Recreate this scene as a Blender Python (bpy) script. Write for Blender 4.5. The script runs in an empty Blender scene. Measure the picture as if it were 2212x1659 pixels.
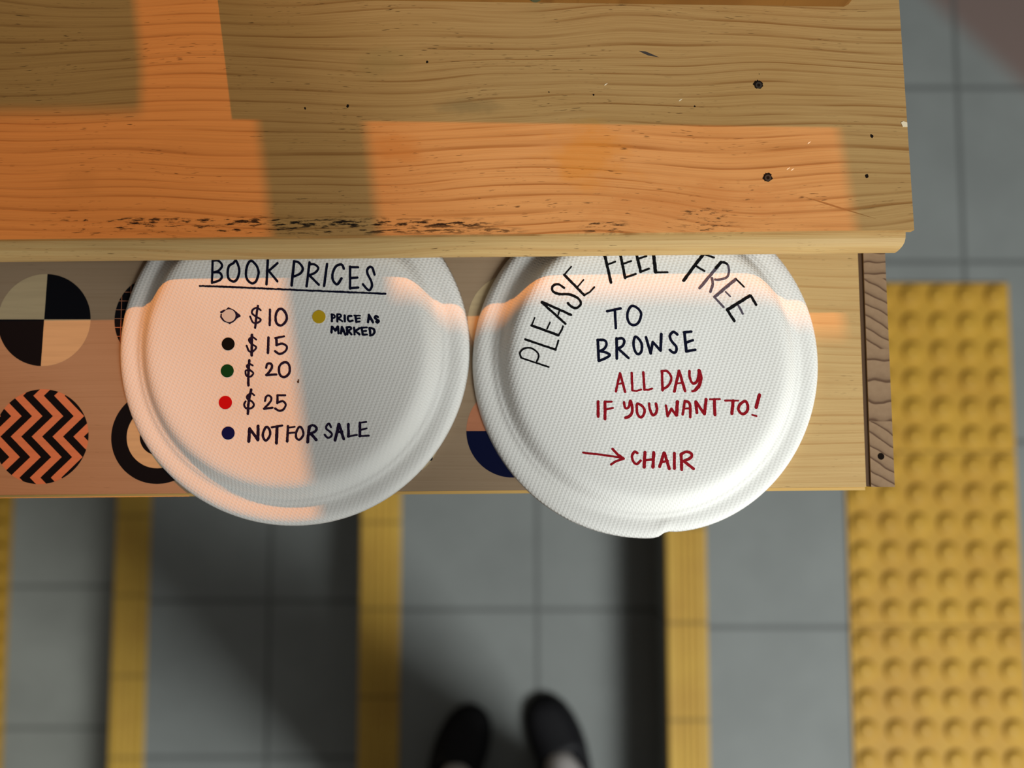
import bpy, bmesh, math, random
from mathutils import Vector, Matrix
random.seed(7)
S = bpy.context.scene
COL = S.collection

# ------------------------------------------------------------------ camera
F = 1700.0                      # focal length in pixels of the 2212 x 1659 frame
CX, CY = 1106.0, 829.5
TILT = math.radians(4.0)
ZC = 1.30                       # camera height above the upper landing
cam_d = bpy.data.cameras.new('camera')
cam = bpy.data.objects.new('camera', cam_d)
COL.objects.link(cam)
cam_d.sensor_width = 36.0
cam_d.lens = F / 2212.0 * 36.0
cam_d.clip_start = 0.01
cam.location = (0, 0, ZC)
cam.rotation_euler = (TILT, 0, 0)
cam_d.dof.use_dof = True
cam_d.dof.focus_distance = 0.505
cam_d.dof.aperture_fstop = cam_d.lens / 1000.0 / 0.0115
S.camera = cam

# ------------------------------------------------------------------ light
S.view_settings.view_transform = 'Standard'
S.view_settings.look = 'None'
S.view_settings.gamma = 1.0
S.view_settings.use_curve_mapping = False
S.view_settings.exposure = 0.0

SUN_AZ, SUN_TAN = 0.14, 0.875   # light runs towards the viewer, a little to the right
SUN_DIR = Vector((SUN_AZ, -1.0, -SUN_TAN)).normalized()
sl = bpy.data.lights.new('sun', 'SUN')
sl.energy = 2.8
sl.color = (1.0, 0.31, 0.035)
sl.angle = math.radians(0.7)
so = bpy.data.objects.new('sun', sl)
COL.objects.link(so)
so.location = (-0.5, 3, 3)
so.rotation_euler = SUN_DIR.to_track_quat('-Z', 'Y').to_euler()

al = bpy.data.lights.new('skylight', 'AREA')
al.shape = 'RECTANGLE'
al.size = 0.8
al.size_y = 1.1
al.energy = 102.0
al.color = (0.97, 1.0, 0.97)
ao = bpy.data.objects.new('skylight', al)
COL.objects.link(ao)
ao.location = (1.50, -1.80, 2.45)
ao.rotation_euler = (Vector((0, 0, 0.5)) - Vector(ao.location)).to_track_quat('-Z', 'Y').to_euler()

W = bpy.data.worlds.new('world')
S.world = W
W.use_nodes = True
wn, wl = W.node_tree.nodes, W.node_tree.links
wn.clear()
w_out = wn.new('ShaderNodeOutputWorld')
w_bg = wn.new('ShaderNodeBackground')
w_tc = wn.new('ShaderNodeTexCoord')
w_dot = wn.new('ShaderNodeVectorMath'); w_dot.operation = 'DOT_PRODUCT'
w_dot.inputs[1].default_value = Vector((0.65, -0.60, 0.50)).normalized()
w_ramp = wn.new('ShaderNodeValToRGB')
w_ramp.color_ramp.elements[0].position = 0.25
w_ramp.color_ramp.elements[0].color = (0.20, 0.130, 0.070, 1)
w_ramp.color_ramp.elements[1].position = 1.0
w_ramp.color_ramp.elements[1].color = (0.80, 0.82, 0.80, 1)
w_map = wn.new('ShaderNodeMath'); w_map.operation = 'MULTIPLY_ADD'
w_map.inputs[1].default_value = 0.5; w_map.inputs[2].default_value = 0.5
wl.new(w_tc.outputs['Generated'], w_dot.inputs[0])
wl.new(w_dot.outputs['Value'], w_map.inputs[0])
wl.new(w_map.outputs[0], w_ramp.inputs[0])
wl.new(w_ramp.outputs[0], w_bg.inputs['Color'])
w_bg.inputs['Strength'].default_value = 0.29
wl.new(w_bg.outputs[0], w_out.inputs[0])

# ------------------------------------------------------------------ helpers
def P(px, py, z):
    """photo pixel -> point of the horizontal plane at height z"""
    x, y, d = (px - CX) / F, -(py - CY) / F, -1.0
    c, s = math.cos(TILT), math.sin(TILT)
    v = Vector((x, y * c - d * s, y * s + d * c))
    t = (z - ZC) / v.z
    return Vector((0, 0, ZC)) + v * t

def on_wall(p, yw):
    """follow the sun from point p back to the plane y = yw"""
    s = (yw - p.y)
    return Vector((p.x - SUN_AZ * s, yw, p.z + SUN_TAN * s))

def tag(o, label=None, cat=None, group=None, kind=None):
    if label: o['label'] = label
    if cat: o['category'] = cat
    if group: o['group'] = group
    if kind: o['kind'] = kind
    return o

def empty(name, loc, label, cat, group=None):
    o = bpy.data.objects.new(name, None)
    o.empty_display_size = 0.05
    COL.objects.link(o)
    o.location = loc
    return tag(o, label, cat, group)

def wloc(o):
    v = Vector((0, 0, 0))
    while o is not None:
        v += Vector(o.location); o = o.parent
    return v

def obj(name, bm, mat, parent=None, loc=None, smooth=False, autosmooth=None):
    """bm holds WORLD coordinates; linked as one mesh object"""
    off = Vector(loc) if loc is not None else (wloc(parent) if parent else Vector((0, 0, 0)))
    bmesh.ops.recalc_face_normals(bm, faces=bm.faces[:])
    bmesh.ops.translate(bm, verts=bm.verts[:], vec=-off)
    me = bpy.data.meshes.new(name)
    bm.to_mesh(me); bm.free()
    o = bpy.data.objects.new(name, me)
    COL.objects.link(o)
    for m in (mat if isinstance(mat, (list, tuple)) else [mat]):
        me.materials.append(m)
    if parent:
        o.parent = parent
        o.location = off - wloc(parent)
    else:
        o.location = off
    if smooth:
        for p in me.polygons: p.use_smooth = True
    return o

def prism(bm, pts, z0, z1):
    """vertical prism from a list of (x, y)"""
    a = [bm.verts.new((p[0], p[1], z0)) for p in pts]
    b = [bm.verts.new((p[0], p[1], z1)) for p in pts]
    n = len(pts)
    bm.faces.new(a[::-1]); bm.faces.new(b)
    for i in range(n):
        bm.faces.new((a[i], a[(i + 1) % n], b[(i + 1) % n], b[i]))
    return a + b

def box(bm, x0, x1, y0, y1, z0, z1):
    return prism(bm, [(x0, y0), (x1, y0), (x1, y1), (x0, y1)], z0, z1)

def bevel_all(bm, w, seg=2, test=None):
    ed = [e for e in bm.edges if len(e.link_faces) == 2 and e.calc_face_angle(0) > 0.6 and (test is None or test(e))]
    bmesh.ops.bevel(bm, geom=ed, offset=w, segments=seg, profile=0.5, affect='EDGES')

def sweep_x(bm, prof, xa, xb):
    """prof: list of (y, z), swept from plane xa to xb (functions of y)"""
    A = [bm.verts.new((xa(y), y, z)) for y, z in prof]
    B = [bm.verts.new((xb(y), y, z)) for y, z in prof]
    n = len(prof)
    for i in range(n):
        bm.faces.new((A[i], A[(i + 1) % n], B[(i + 1) % n], B[i]))
    bm.faces.new(A[::-1]); bm.faces.new(B)

def disc(bm, c, r, z0, z1, n=48):
    return prism(bm, [(c[0] + r * math.cos(2 * math.pi * i / n), c[1] + r * math.sin(2 * math.pi * i / n)) for i in range(n)], z0, z1)

# ------------------------------------------------------------------ materials
class NT:
    def __init__(s, name, rough=0.6, spec=0.3):
        s.m = bpy.data.materials.new(name); s.m.use_nodes = True
        s.t = s.m.node_tree; s.n = s.t.nodes; s.l = s.t.links
        s.b = s.n['Principled BSDF']
        s.b.inputs['Roughness'].default_value = rough
        s.b.inputs['Specular IOR Level'].default_value = spec
    def _set(s, sock, v):
        if hasattr(v, 'is_output') or isinstance(v, bpy.types.NodeSocket): s.l.new(v, sock)
        elif isinstance(v, (tuple, list)) and sock.type == 'RGBA' and len(v) == 3: sock.default_value = (*v, 1)
        else: sock.default_value = v
    def pos(s): return s.n.new('ShaderNodeNewGeometry').outputs['Position']
    def objc(s): return s.n.new('ShaderNodeTexCoord').outputs['Object']
    def math(s, op, a, b=0.0, c=0.0, clamp=False):
        q = s.n.new('ShaderNodeMath'); q.operation = op; q.use_clamp = clamp
        for i, v in enumerate((a, b, c)): s._set(q.inputs[i], v)
        return q.outputs[0]
    def sep(s, v):
        q = s.n.new('ShaderNodeSeparateXYZ'); s._set(q.inputs[0], v); return q.outputs
    def comb(s, x=0.0, y=0.0, z=0.0):
        q = s.n.new('ShaderNodeCombineXYZ')
        for i, v in enumerate((x, y, z)): s._set(q.inputs[i], v)
        return q.outputs[0]
    def noise(s, vec, scale=1.0, detail=2.0, rough=0.5, dist=0.0):
        q = s.n.new('ShaderNodeTexNoise')
        s._set(q.inputs['Vector'], vec); q.inputs['Scale'].default_value = scale
        q.inputs['Detail'].default_value = detail; q.inputs['Roughness'].default_value = rough
        q.inputs['Distortion'].default_value = dist
        return q.outputs['Fac']
    def ramp(s, f, stops, interp='LINEAR'):
        q = s.n.new('ShaderNodeValToRGB'); s._set(q.inputs[0], f)
        cr = q.color_ramp; cr.interpolation = interp
        while len(cr.elements) < len(stops): cr.elements.new(0.5)
        for e, (p, c) in zip(cr.elements, stops):
            e.position = p
            e.color = (c, c, c, 1) if not isinstance(c, (tuple, list)) else (*c, 1)
        return q.outputs[0]
    def mix(s, f, a, b, mode='MIX'):
        q = s.n.new('ShaderNodeMix'); q.data_type = 'RGBA'; q.blend_type = mode
        s._set(q.inputs[0], f); s._set(q.inputs[6], a); s._set(q.inputs[7], b)
        return q.outputs[2]
    def sm(s, x, a, b):
        q = s.n.new('ShaderNodeMapRange'); q.interpolation_type = 'SMOOTHSTEP'
        s._set(q.inputs[0], x); q.inputs[1].default_value = a; q.inputs[2].default_value = b
        return q.outputs[0]
    def win(s, x, a, b, soft):
        return s.math('MULTIPLY', s.sm(x, a - soft, a + soft), s.math('SUBTRACT', 1.0, s.sm(x, b - soft, b + soft)))
    def col(s, v): s._set(s.b.inputs['Base Color'], v)
    def bump(s, h, strength=0.3, dist=0.001):
        q = s.n.new('ShaderNodeBump'); s._set(q.inputs['Height'], h)
        q.inputs['Strength'].default_value = strength; q.inputs['Distance'].default_value = dist
        s.l.new(q.outputs[0], s.b.inputs['Normal'])

def plain(name, c, rough=0.6, spec=0.3, metal=0.0):
    t = NT(name, rough, spec); t.col(c); t.b.inputs['Metallic'].default_value = metal
    return t.m

def pine(name, pxs, base, dark, period=24.0, warp=30.0, line=0.55, marks=None, pores=1.0, seed=0.0, grain_bump=0.25, warm=None, heart=None, blots=None):
    """pine board; u, v are the board's own coordinates in units of pxs metres"""
    t = NT(name, 0.55, 0.18)
    p = t.sep(t.pos())
    u = t.math('MULTIPLY', p[0], 1.0 / pxs)
    v = t.math('MULTIPLY', p[1], -1.0 / pxs)
    big = t.noise(t.comb(t.math('MULTIPLY', u, 1 / 620.0), t.math('MULTIPLY', v, 1 / 300.0), seed), 1.0, 1.0)
    v2 = t.math('ADD', v, t.math('MULTIPLY', t.math('SUBTRACT', big, 0.5), warp * 4))
    fine = t.noise(t.comb(t.math('MULTIPLY', u, 1 / 190.0), t.math('MULTIPLY', v, 1 / 26.0), seed + 3), 1.0, 2.0)
    v2 = t.math('ADD', v2, t.math('MULTIPLY', t.math('SUBTRACT', fine, 0.5), 5.0))
    irr = t.noise(t.comb(seed + 9, t.math('MULTIPLY', v2, 1 / 90.0), 0.0), 1.0, 1.0)
    ph = t.math('ADD', t.math('MULTIPLY', v2, 1 / period), t.math('MULTIPLY', irr, 2.6))
    saw = t.math('FRACT', ph)
    ln = t.ramp(saw, [(0.0, 0.02), (0.45, 0.05), (0.72, 0.25), (0.87, 0.95), (0.93, 1.0), (0.98, 0.15), (1.0, 0.02)])
    amp = t.noise(t.comb(t.math('MULTIPLY', u, 1 / 260.0), t.math('MULTIPLY', v2, 1 / 18.0), seed + 5), 1.0, 2.0)
    amp = t.sm(amp, 0.22, 0.72)
    f = t.math('MULTIPLY', t.math('MULTIPLY', ln, amp), line)
    streak = t.noise(t.comb(t.math('MULTIPLY', u, 1 / 230.0), t.math('MULTIPLY', v2, 1 / 2.6), seed + 7), 1.0, 3.0)
    patch = t.noise(t.comb(t.math('MULTIPLY', u, 1 / 330.0), t.math('MULTIPLY', v, 1 / 110.0), seed + 11), 1.0, 3.0)
    b0 = base
    if heart:                   # redder heartwood towards one end of the board
        hv = t.math('ADD', u, t.math('MULTIPLY', t.math('SUBTRACT', big, 0.5), 500.0))
        b0 = t.mix(t.sm(hv, heart[1], heart[2]), heart[0], base)
    c = t.mix(t.math('MULTIPLY', t.sm(streak, 0.35, 0.75), 0.30), b0, dark)
    c = t.mix(t.math('MULTIPLY', t.sm(patch, 0.45, 0.75), 0.28), c, warm or tuple(0.72 * a + 0.28 * b for a, b in zip(dark, base)))
    c = t.mix(f, c, dark)
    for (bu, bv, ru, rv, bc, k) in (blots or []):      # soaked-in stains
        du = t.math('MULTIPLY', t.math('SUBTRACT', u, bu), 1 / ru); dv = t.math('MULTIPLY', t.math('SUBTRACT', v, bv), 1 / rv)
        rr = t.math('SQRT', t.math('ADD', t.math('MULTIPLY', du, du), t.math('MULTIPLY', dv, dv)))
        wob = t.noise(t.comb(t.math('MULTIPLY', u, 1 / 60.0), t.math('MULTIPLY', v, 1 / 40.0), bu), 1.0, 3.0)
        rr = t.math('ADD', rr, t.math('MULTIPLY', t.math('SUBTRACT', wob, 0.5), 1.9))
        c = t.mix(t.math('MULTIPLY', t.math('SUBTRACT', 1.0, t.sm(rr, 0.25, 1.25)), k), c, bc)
    dash = t.noise(t.comb(t.math('MULTIPLY', u, 1 / 26.0), t.math('MULTIPLY', v2, 1 / 2.3), seed + 13), 1.0, 1.0)
    dm = t.noise(t.comb(t.math('MULTIPLY', u, 1 / 170.0), t.math('MULTIPLY', v, 1 / 55.0), seed + 15), 1.0, 1.0)
    d = t.math('MULTIPLY', t.sm(dash, 0.665, 0.77), t.sm(dm, 0.42, 0.62))
    c = t.mix(t.math('MULTIPLY', d, 0.75 * pores), c, tuple(0.22 * a for a in dark))
    if marks:
        for (u0, u1, v0, v1, k, lo, su) in marks:
            nz = t.noise(t.comb(t.math('MULTIPLY', u, 1 / 30.0), t.math('MULTIPLY', t.math('ADD', v, t.math('MULTIPLY', u, 0.02)), 1 / 5.5), seed + 21), 1.0, 4.0, 0.65)
            w = t.math('MULTIPLY', t.win(u, u0, u1, su), t.win(v, v0, v1, 7.0))
            mk = t.math('MULTIPLY', t.sm(nz, lo, lo + 0.10), w)
            c = t.mix(t.math('MULTIPLY', mk, k), c, (0.012, 0.006, 0.003))
    t.col(c)
    t.bump(t.math('ADD', streak, t.math('MULTIPLY', f, -0.6)), grain_bump, 0.0004)
    return t.m

ZT, ZS = 0.81, 0.77             # top of the counter board, top of the shelf
ZR = 0.805                      # top of the front rail
PX_T = (ZC - ZT) / F
PX_S = (ZC - ZS) / F
YN = math.tan(TILT)             # image centre's offset

def uv_t(px, py):               # photo pixel -> (u, v) of the counter material
    q = P(px, py, ZT); return q.x / PX_T, -q.y / PX_T
def stains(lst):
    out = []
    for (x0, x1, y0, y1, k, lo, su) in lst:
        a, b = uv_t(x0, y0), uv_t(x1, y1)
        out.append((a[0], b[0], a[1], b[1], k, lo, su))
    return out

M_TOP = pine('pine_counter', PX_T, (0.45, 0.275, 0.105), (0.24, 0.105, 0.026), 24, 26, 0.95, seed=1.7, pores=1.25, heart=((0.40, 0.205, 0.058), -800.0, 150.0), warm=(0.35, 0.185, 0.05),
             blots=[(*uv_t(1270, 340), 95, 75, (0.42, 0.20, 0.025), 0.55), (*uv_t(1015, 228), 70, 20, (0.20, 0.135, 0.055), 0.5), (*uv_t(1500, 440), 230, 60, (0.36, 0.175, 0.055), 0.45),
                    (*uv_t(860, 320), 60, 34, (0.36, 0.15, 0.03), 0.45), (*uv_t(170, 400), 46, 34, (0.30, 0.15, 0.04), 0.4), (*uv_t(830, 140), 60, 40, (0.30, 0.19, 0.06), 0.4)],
             marks=stains([(130, 830, 470, 504, 1.0, 0.55, 60), (560, 1060, 474, 492, 1.0, 0.47, 60), (270, 640, 472, 486, 1.0, 0.50, 60), (780, 1120, 494, 503, 1.0, 0.49, 40),
                           (1260, 1350, 478, 502, 1.0, 0.50, 20), (1480, 1580, 452, 500, 0.9, 0.54, 30), (600, 1700, 400, 475, 0.6, 0.62, 100)]))
M_RAIL = pine('pine_rail', PX_T, (0.52, 0.35, 0.145), (0.34, 0.165, 0.045), 40, 14, 0.45, seed=4.1)
M_EDGE = pine('pine_edge', PX_T, (0.60, 0.43, 0.22), (0.42, 0.24, 0.09), 30, 10, 0.4, seed=8.1)
M_PINE = pine('pine_shelf', PX_S, (0.60, 0.40, 0.17), (0.40, 0.20, 0.06), 25, 12, 0.6, seed=2.9)
M_VENEER = pine('varnished_panel', PX_S, (0.33, 0.235, 0.15), (0.25, 0.165, 0.095), 33, 10, 0.35, pores=0.25, seed=6.3, grain_bump=0.08)
M_LEG = plain('pine_leg', (0.42, 0.29, 0.15), 0.6)
M_GOLD = plain('raw_edge', (0.62, 0.40, 0.13), 0.6)
M_DARKGAP = plain('stained_groove', (0.085, 0.044, 0.020), 0.7)
M_CRATE = pine('orange_wood', PX_T, (0.24, 0.105, 0.022), (0.11, 0.040, 0.008), 6, 8, 0.5, seed=12.0)
M_BLACK = plain('black_ink', (0.004, 0.004, 0.005), 0.6, 0.2)

def mat_endgrain():
    t = NT('end_grain', 0.7, 0.15)
    p = t.sep(t.pos())
    u = t.math('MULTIPLY', p[0], 1.0 / PX_S)
    v = t.math('MULTIPLY', p[1], -1.0 / PX_S)
    def vv(y): return -P(1890, y, ZS).y / PX_S
    def seg(slope, per, off, curve=0.0):
        q = t.math('SUBTRACT', v, t.math('MULTIPLY', u, slope))
        wob = t.noise(t.comb(t.math('MULTIPLY', u, 0.02), t.math('MULTIPLY', v, 0.02), off), 1.0, 1.0)
        q = t.math('ADD', q, t.math('MULTIPLY', wob, 16.0 + curve))
        s_ = t.math('FRACT', t.math('ADD', t.math('MULTIPLY', q, 1 / per), off))
        return t.ramp(s_, [(0.0, 0.0), (0.55, 0.12), (0.78, 0.35), (0.9, 1.0), (0.96, 0.9), (1.0, 0.0)])
    a = seg(0.58, 27, 0.2); b = seg(0.06, 44, 0.55, 14.0); c = seg(0.66, 27, 0.1); top = seg(0.0, 23, 0.35)
    m = t.mix(t.sm(v, vv(599), vv(601)), top, a)
    m = t.mix(t.sm(v, vv(752), vv(754)), m, b)
    m = t.mix(t.sm(v, vv(909), vv(911)), m, c)
    nz = t.noise(t.comb(t.math('MULTIPLY', u, 1 / 12.0), t.math('MULTIPLY', v, 1 / 12.0), 0.0), 1.0, 4.0)
    c0 = t.mix(nz, (0.28, 0.175, 0.10), (0.35, 0.23, 0.135))
    t.col(t.mix(t.math('MULTIPLY', m, 0.85), c0, (0.07, 0.030, 0.016)))
    t.bump(nz, 0.2, 0.0004)
    return t.m
M_END = mat_endgrain()

def mat_plate():
    t = NT('moulded_pulp', 0.75, 0.2)
    p = t.sep(t.objc())
    # diagonal woven emboss: rows of short slanted bumps
    k = 2 * math.pi / 0.00190
    r1 = t.math('SINE', t.math('MULTIPLY', t.math('ADD', t.math('MULTIPLY', p[0], 0.55), t.math('MULTIPLY', p[1], 0.83)), k))
    r2 = t.math('SINE', t.math('MULTIPLY', t.math('SUBTRACT', t.math('MULTIPLY', p[0], 0.80), t.math('MULTIPLY', p[1], 0.30)), k * 0.85))
    h = t.math('MULTIPLY', t.math('ADD', r1, 1.0), t.math('ADD', r2, 1.0))
    nz = t.noise(t.objc(), 900.0, 2.0)
    h = t.math('ADD', h, t.math('MULTIPLY', nz, 0.8))
    big = t.noise(t.objc(), 18.0, 3.0)
    t.col(t.mix(t.sm(big, 0.35, 0.75), (0.80, 0.795, 0.765), (0.77, 0.76, 0.725)))
    t.bump(h, 0.42, 0.00012)
    return t.m
M_PLATE = mat_plate()

def ink(name, c, gap, rough=0.55):
    t = NT(name, rough, 0.06)
    nz = t.noise(t.pos(), 1500.0, 2.0, 0.6)
    t.col(t.mix(t.sm(nz, 0.50, 0.75), c, gap))
    return t.m
M_INK_NAVY = ink('navy_marker', (0.003, 0.004, 0.014), (0.008, 0.010, 0.045))
M_INK_PURPLE = ink('violet_black_marker', (0.010, 0.006, 0.022), (0.06, 0.035, 0.10))
M_INK_BLACK = ink('black_marker', (0.004, 0.004, 0.005), (0.012, 0.012, 0.014))
M_INK_GREY = ink('worn_black_marker', (0.075, 0.062, 0.085), (0.22, 0.20, 0.24))
M_INK_RED = ink('red_marker', (0.26, 0.004, 0.010), (0.42, 0.030, 0.045))

def mat_tiles(name, base, xs, ys, xoff=0.0, yoff=0.0, w=0.0045, px=0.3, py=0.3, marks=None):
    """square floor tiles: grout lines every px / py metres"""
    t = NT(name, 0.62, 0.3)
    p = t.sep(t.pos())
    def g(c, off, per):
        q = t.math('FRACT', t.math('ADD', t.math('MULTIPLY', t.math('SUBTRACT', c, off), 1.0 / per), 0.5))
        return t.math('SUBTRACT', 1.0, t.sm(t.math('MULTIPLY', t.math('ABSOLUTE', t.math('SUBTRACT', q, 0.5)), per), w * 0.7, w * 1.1))
    gm = None
    if ys: gm = g(p[1], yoff, py)
    if xs:
        gx = g(p[0], xoff, px)
        gm = gx if gm is None else t.math('MAXIMUM', gm, gx)
    nz = t.noise(t.pos(), 6.0, 4.0, 0.6)
    sp = t.noise(t.pos(), 420.0, 2.0)
    b2 = tuple(0.86 * x for x in base)
    c = t.mix(t.sm(nz, 0.3, 0.7), base, b2)
    c = t.mix(t.math('MULTIPLY', sp, 0.22), c, tuple(1.25 * x for x in base))
    if marks:                   # reddish patch beyond a slanting line
        (ax, ay), (bx, by), sc_ = marks
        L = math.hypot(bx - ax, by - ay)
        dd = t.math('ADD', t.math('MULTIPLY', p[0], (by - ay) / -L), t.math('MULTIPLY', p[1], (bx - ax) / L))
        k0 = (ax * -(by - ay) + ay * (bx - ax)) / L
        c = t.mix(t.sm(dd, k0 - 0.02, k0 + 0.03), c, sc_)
    if gm is not None:
        c = t.mix(t.math('MULTIPLY', gm, 0.75), c, tuple(0.42 * x for x in base))
    t.col(c)
    t.bump(sp, 0.15, 0.0005)
    return t.m

def mat_yellow(name, base, joints=None, per=0.157, off=0.0):
    t = NT(name, 0.6, 0.3)
    nz = t.noise(t.pos(), 9.0, 4.0, 0.6)
    sp = t.noise(t.pos(), 300.0, 2.0)
    c = t.mix(t.sm(nz, 0.3, 0.75), base, (base[0] * 0.86, base[1] * 0.80, base[2] * 0.8))
    c = t.mix(t.math('MULTIPLY', sp, 0.15), c, (0.53, 0.38, 0.12))
    if joints:
        y = t.sep(t.pos())[1]
        q = t.math('FRACT', t.math('ADD', t.math('MULTIPLY', t.math('SUBTRACT', y, off), 1.0 / per), 0.5))
        g = t.math('SUBTRACT', 1.0, t.sm(t.math('MULTIPLY', t.math('ABSOLUTE', t.math('SUBTRACT', q, 0.5)), per), 0.002, 0.0045))
        c = t.mix(t.math('MULTIPLY', g, 0.6), c, tuple(0.35 * x for x in base))
    t.col(c)
    return t.m

# ------------------------------------------------------------------ floor, steps, wall
RISE = 0.14
Z3, Z2, Z1, Z0 = 0.0, -RISE, -2 * RISE, -3 * RISE
X3 = P(1447, 1200, Z3).x
X2 = P(786, 1200, Z2).x
X1 = P(256, 1200, Z1).x
YSTAIR = P(1950, 563, Z3).y     # the stairs end here; the platform runs on behind them
GREY = (0.195, 0.21, 0.205)

yo = P(1700, 1355, Z3).y
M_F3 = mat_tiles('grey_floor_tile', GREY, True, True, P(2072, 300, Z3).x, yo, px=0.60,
                 marks=(tuple(P(2003, 0, Z3))[:2], tuple(P(2212, 192, Z3))[:2], (0.165, 0.118, 0.105)))
bm = bmesh.new()
prism(bm, [(X3, -3.0), (4.0, -3.0), (4.0, 4.0), (-4.0, 4.0), (-4.0, YSTAIR), (X3, YSTAIR)], -1.2, 0.0)
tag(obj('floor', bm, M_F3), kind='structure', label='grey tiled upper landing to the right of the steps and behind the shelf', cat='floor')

def step(name, x0, x1, z, m, label):
    bm = bmesh.new()
    box(bm, x0, x1, -3.0, YSTAIR - 0.001, -1.2, z)
    return tag(obj(name, bm, m), kind='structure', label=label, cat='step')
M_F2 = mat_tiles('grey_step_tile', tuple(0.95 * g for g in GREY), True, True, P(1160, 1250, Z2).x, P(1150, 1317, Z2).y, px=0.30)
M_F1 = mat_tiles('grey_step_tile_low', tuple(1.1 * g for g in GREY), True, True, P(581, 1350, Z1).x, P(550, 1298, Z1).y, px=0.30)
M_F0 = mat_tiles('grey_lower_tile', (0.27, 0.28, 0.255), False, True, 0, P(140, 1267, Z0).y, py=P(140, 1267, Z0).y - P(140, 1573, Z0).y)
s2 = step('stair_step', X2, X3 - 0.0005, Z2, M_F2, 'grey tiled step on which the person stands')
s1 = step('stair_step', X1, X2 - 0.0005, Z1, M_F1, 'grey tiled step one below the person')
s0 = tag(obj('floor_lower', (lambda b: (box(b, -4.0, X1 - 0.0005, -3.0, YSTAIR - 0.001, -1.2, Z0), b)[1])(bmesh.new()), M_F0),
         kind='structure', label='grey tiled lower landing at the left edge', cat='floor')

YEL = (0.51, 0.31, 0.045)
def nosing(parent, x0, px_w, z, joint_y, per, label):
    """ribbed yellow edge strip let into the tread"""
    w = px_w
    prof = [(0.0, -0.012), (0.0, 0.0015), (0.003, 0.003)]
    nr = 4
    a, b = 0.012, w - 0.012
    prof.append((a - 0.002, 0.003))
    for i in range(nr):
        c = a + (b - a) * (i + 0.5) / nr
        prof += [(c - 0.0035, 0.003), (c - 0.0015, 0.0012), (c + 0.0015, 0.0012), (c + 0.0035, 0.003)]
    prof += [(w - 0.003, 0.003), (w, 0.0015), (w, -0.004), (0.010, -0.004), (0.010, -0.012)]
    bm = bmesh.new()
    A = [bm.verts.new((x0 - 0.006 + x, -3.0, z + h)) for x, h in prof]
    B = [bm.verts.new((x0 - 0.006 + x, YSTAIR - 0.002, z + h)) for x, h in prof]
    n = len(prof)
    for i in range(n):
        bm.faces.new((A[i], A[(i + 1) % n], B[(i + 1) % n], B[i]))
    bm.faces.new(A); bm.faces.new(B[::-1])
    o = obj('nosing', bm, mat_yellow('yellow_nosing', YEL, True, per, joint_y), parent)
    o['label'] = label
    return o
floor_o = bpy.data.objects['floor']
nosing(floor_o, X3, (1532 - 1447) / F * (ZC - Z3), Z3, P(1490, 1345, Z3).y, P(1490, 1345, Z3).y - P(1490, 1555, Z3).y, 'ribbed yellow edge strip')
nosing(s2, X2, (872 - 786) / F * (ZC - Z2), Z2, P(830, 1315, Z2).y, P(830, 1315, Z2).y - P(830, 1505, Z2).y, 'ribbed yellow edge strip')
nosing(s1, X1, (330 - 256) / F * (ZC - Z1), Z1, P(290, 1286, Z1).y, P(290, 1286, Z1).y - P(290, 1460, Z1).y, 'ribbed yellow edge strip')

# tactile tiles with truncated domes
def tile_mesh(nx, ny, pitch):
    bm = bmesh.new()
    w, h = nx * pitch - 0.0016, ny * pitch - 0.0016
    v = box(bm, -w / 2, w / 2, -h / 2, h / 2, -0.004, 0.003)
    for i in range(nx):
        for j in range(ny):
            cx, cy = (i - (nx - 1) / 2) * pitch, (j - (ny - 1) / 2) * pitch
            rings = []
            for r, z in ((0.0178, 0.003), (0.0172, 0.0056), (0.0155, 0.0081), (0.0128, 0.0092), (0.006, 0.0094)):
                rings.append([bm.verts.new((cx + r * math.cos(a * math.pi / 10), cy + r * math.sin(a * math.pi / 10), z)) for a in range(20)])
            for ra, rb in zip(rings, rings[1:]):
                for a in range(20):
                    f = bm.faces.new((ra[a], ra[(a + 1) % 20], rb[(a + 1) % 20], rb[a])); f.smooth = True
            bm.faces.new(rings[-1])
    return bm
M_TACT = mat_yellow('yellow_tactile_tile', (0.49, 0.275, 0.024))
def tactile(loc, nx, ny, pitch, offs, label):
    root = empty('tactile_paving', loc, label, 'tactile paving')
    me = None
    for (ox, oy) in offs:
        if me is None:
            bm = tile_mesh(nx, ny, pitch)
            bmesh.ops.translate(bm, verts=bm.verts[:], vec=Vector(loc) + Vector((ox, oy, 0)))
            o = obj('tactile_tile', bm, M_TACT, root, loc=Vector(loc) + Vector((ox, oy, 0)))
            me = o
        else:
            c = me.copy(); COL.objects.link(c); c.parent = root; c.location = (ox, oy, 0)
    return root
pr_ = P(1834, 1352, Z3)         # joint between two tiles, left edge
PITCH = (P(2195, 800, Z3).x - P(1829, 800, Z3).x) / 6
TP = 6 * PITCH
tactile((pr_.x + TP / 2, pr_.y, Z3 + 0.001), 6, 6, PITCH, [(0, TP * (k + 0.5)) for k in (-2, -1, 0, 1)],
        'yellow tactile paving of raised domes on the upper landing at right')
pl_ = P(22, 1267, Z0)
tactile((pl_.x - 0.15, pl_.y, Z0 + 0.001), 6, 6, 0.05, [(0, 0.3 * (k + 0.5)) for k in (-3, -2, -1, 0, 1)],
        'yellow tactile paving cut by the left edge of the view, on the lower landing')

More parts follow.
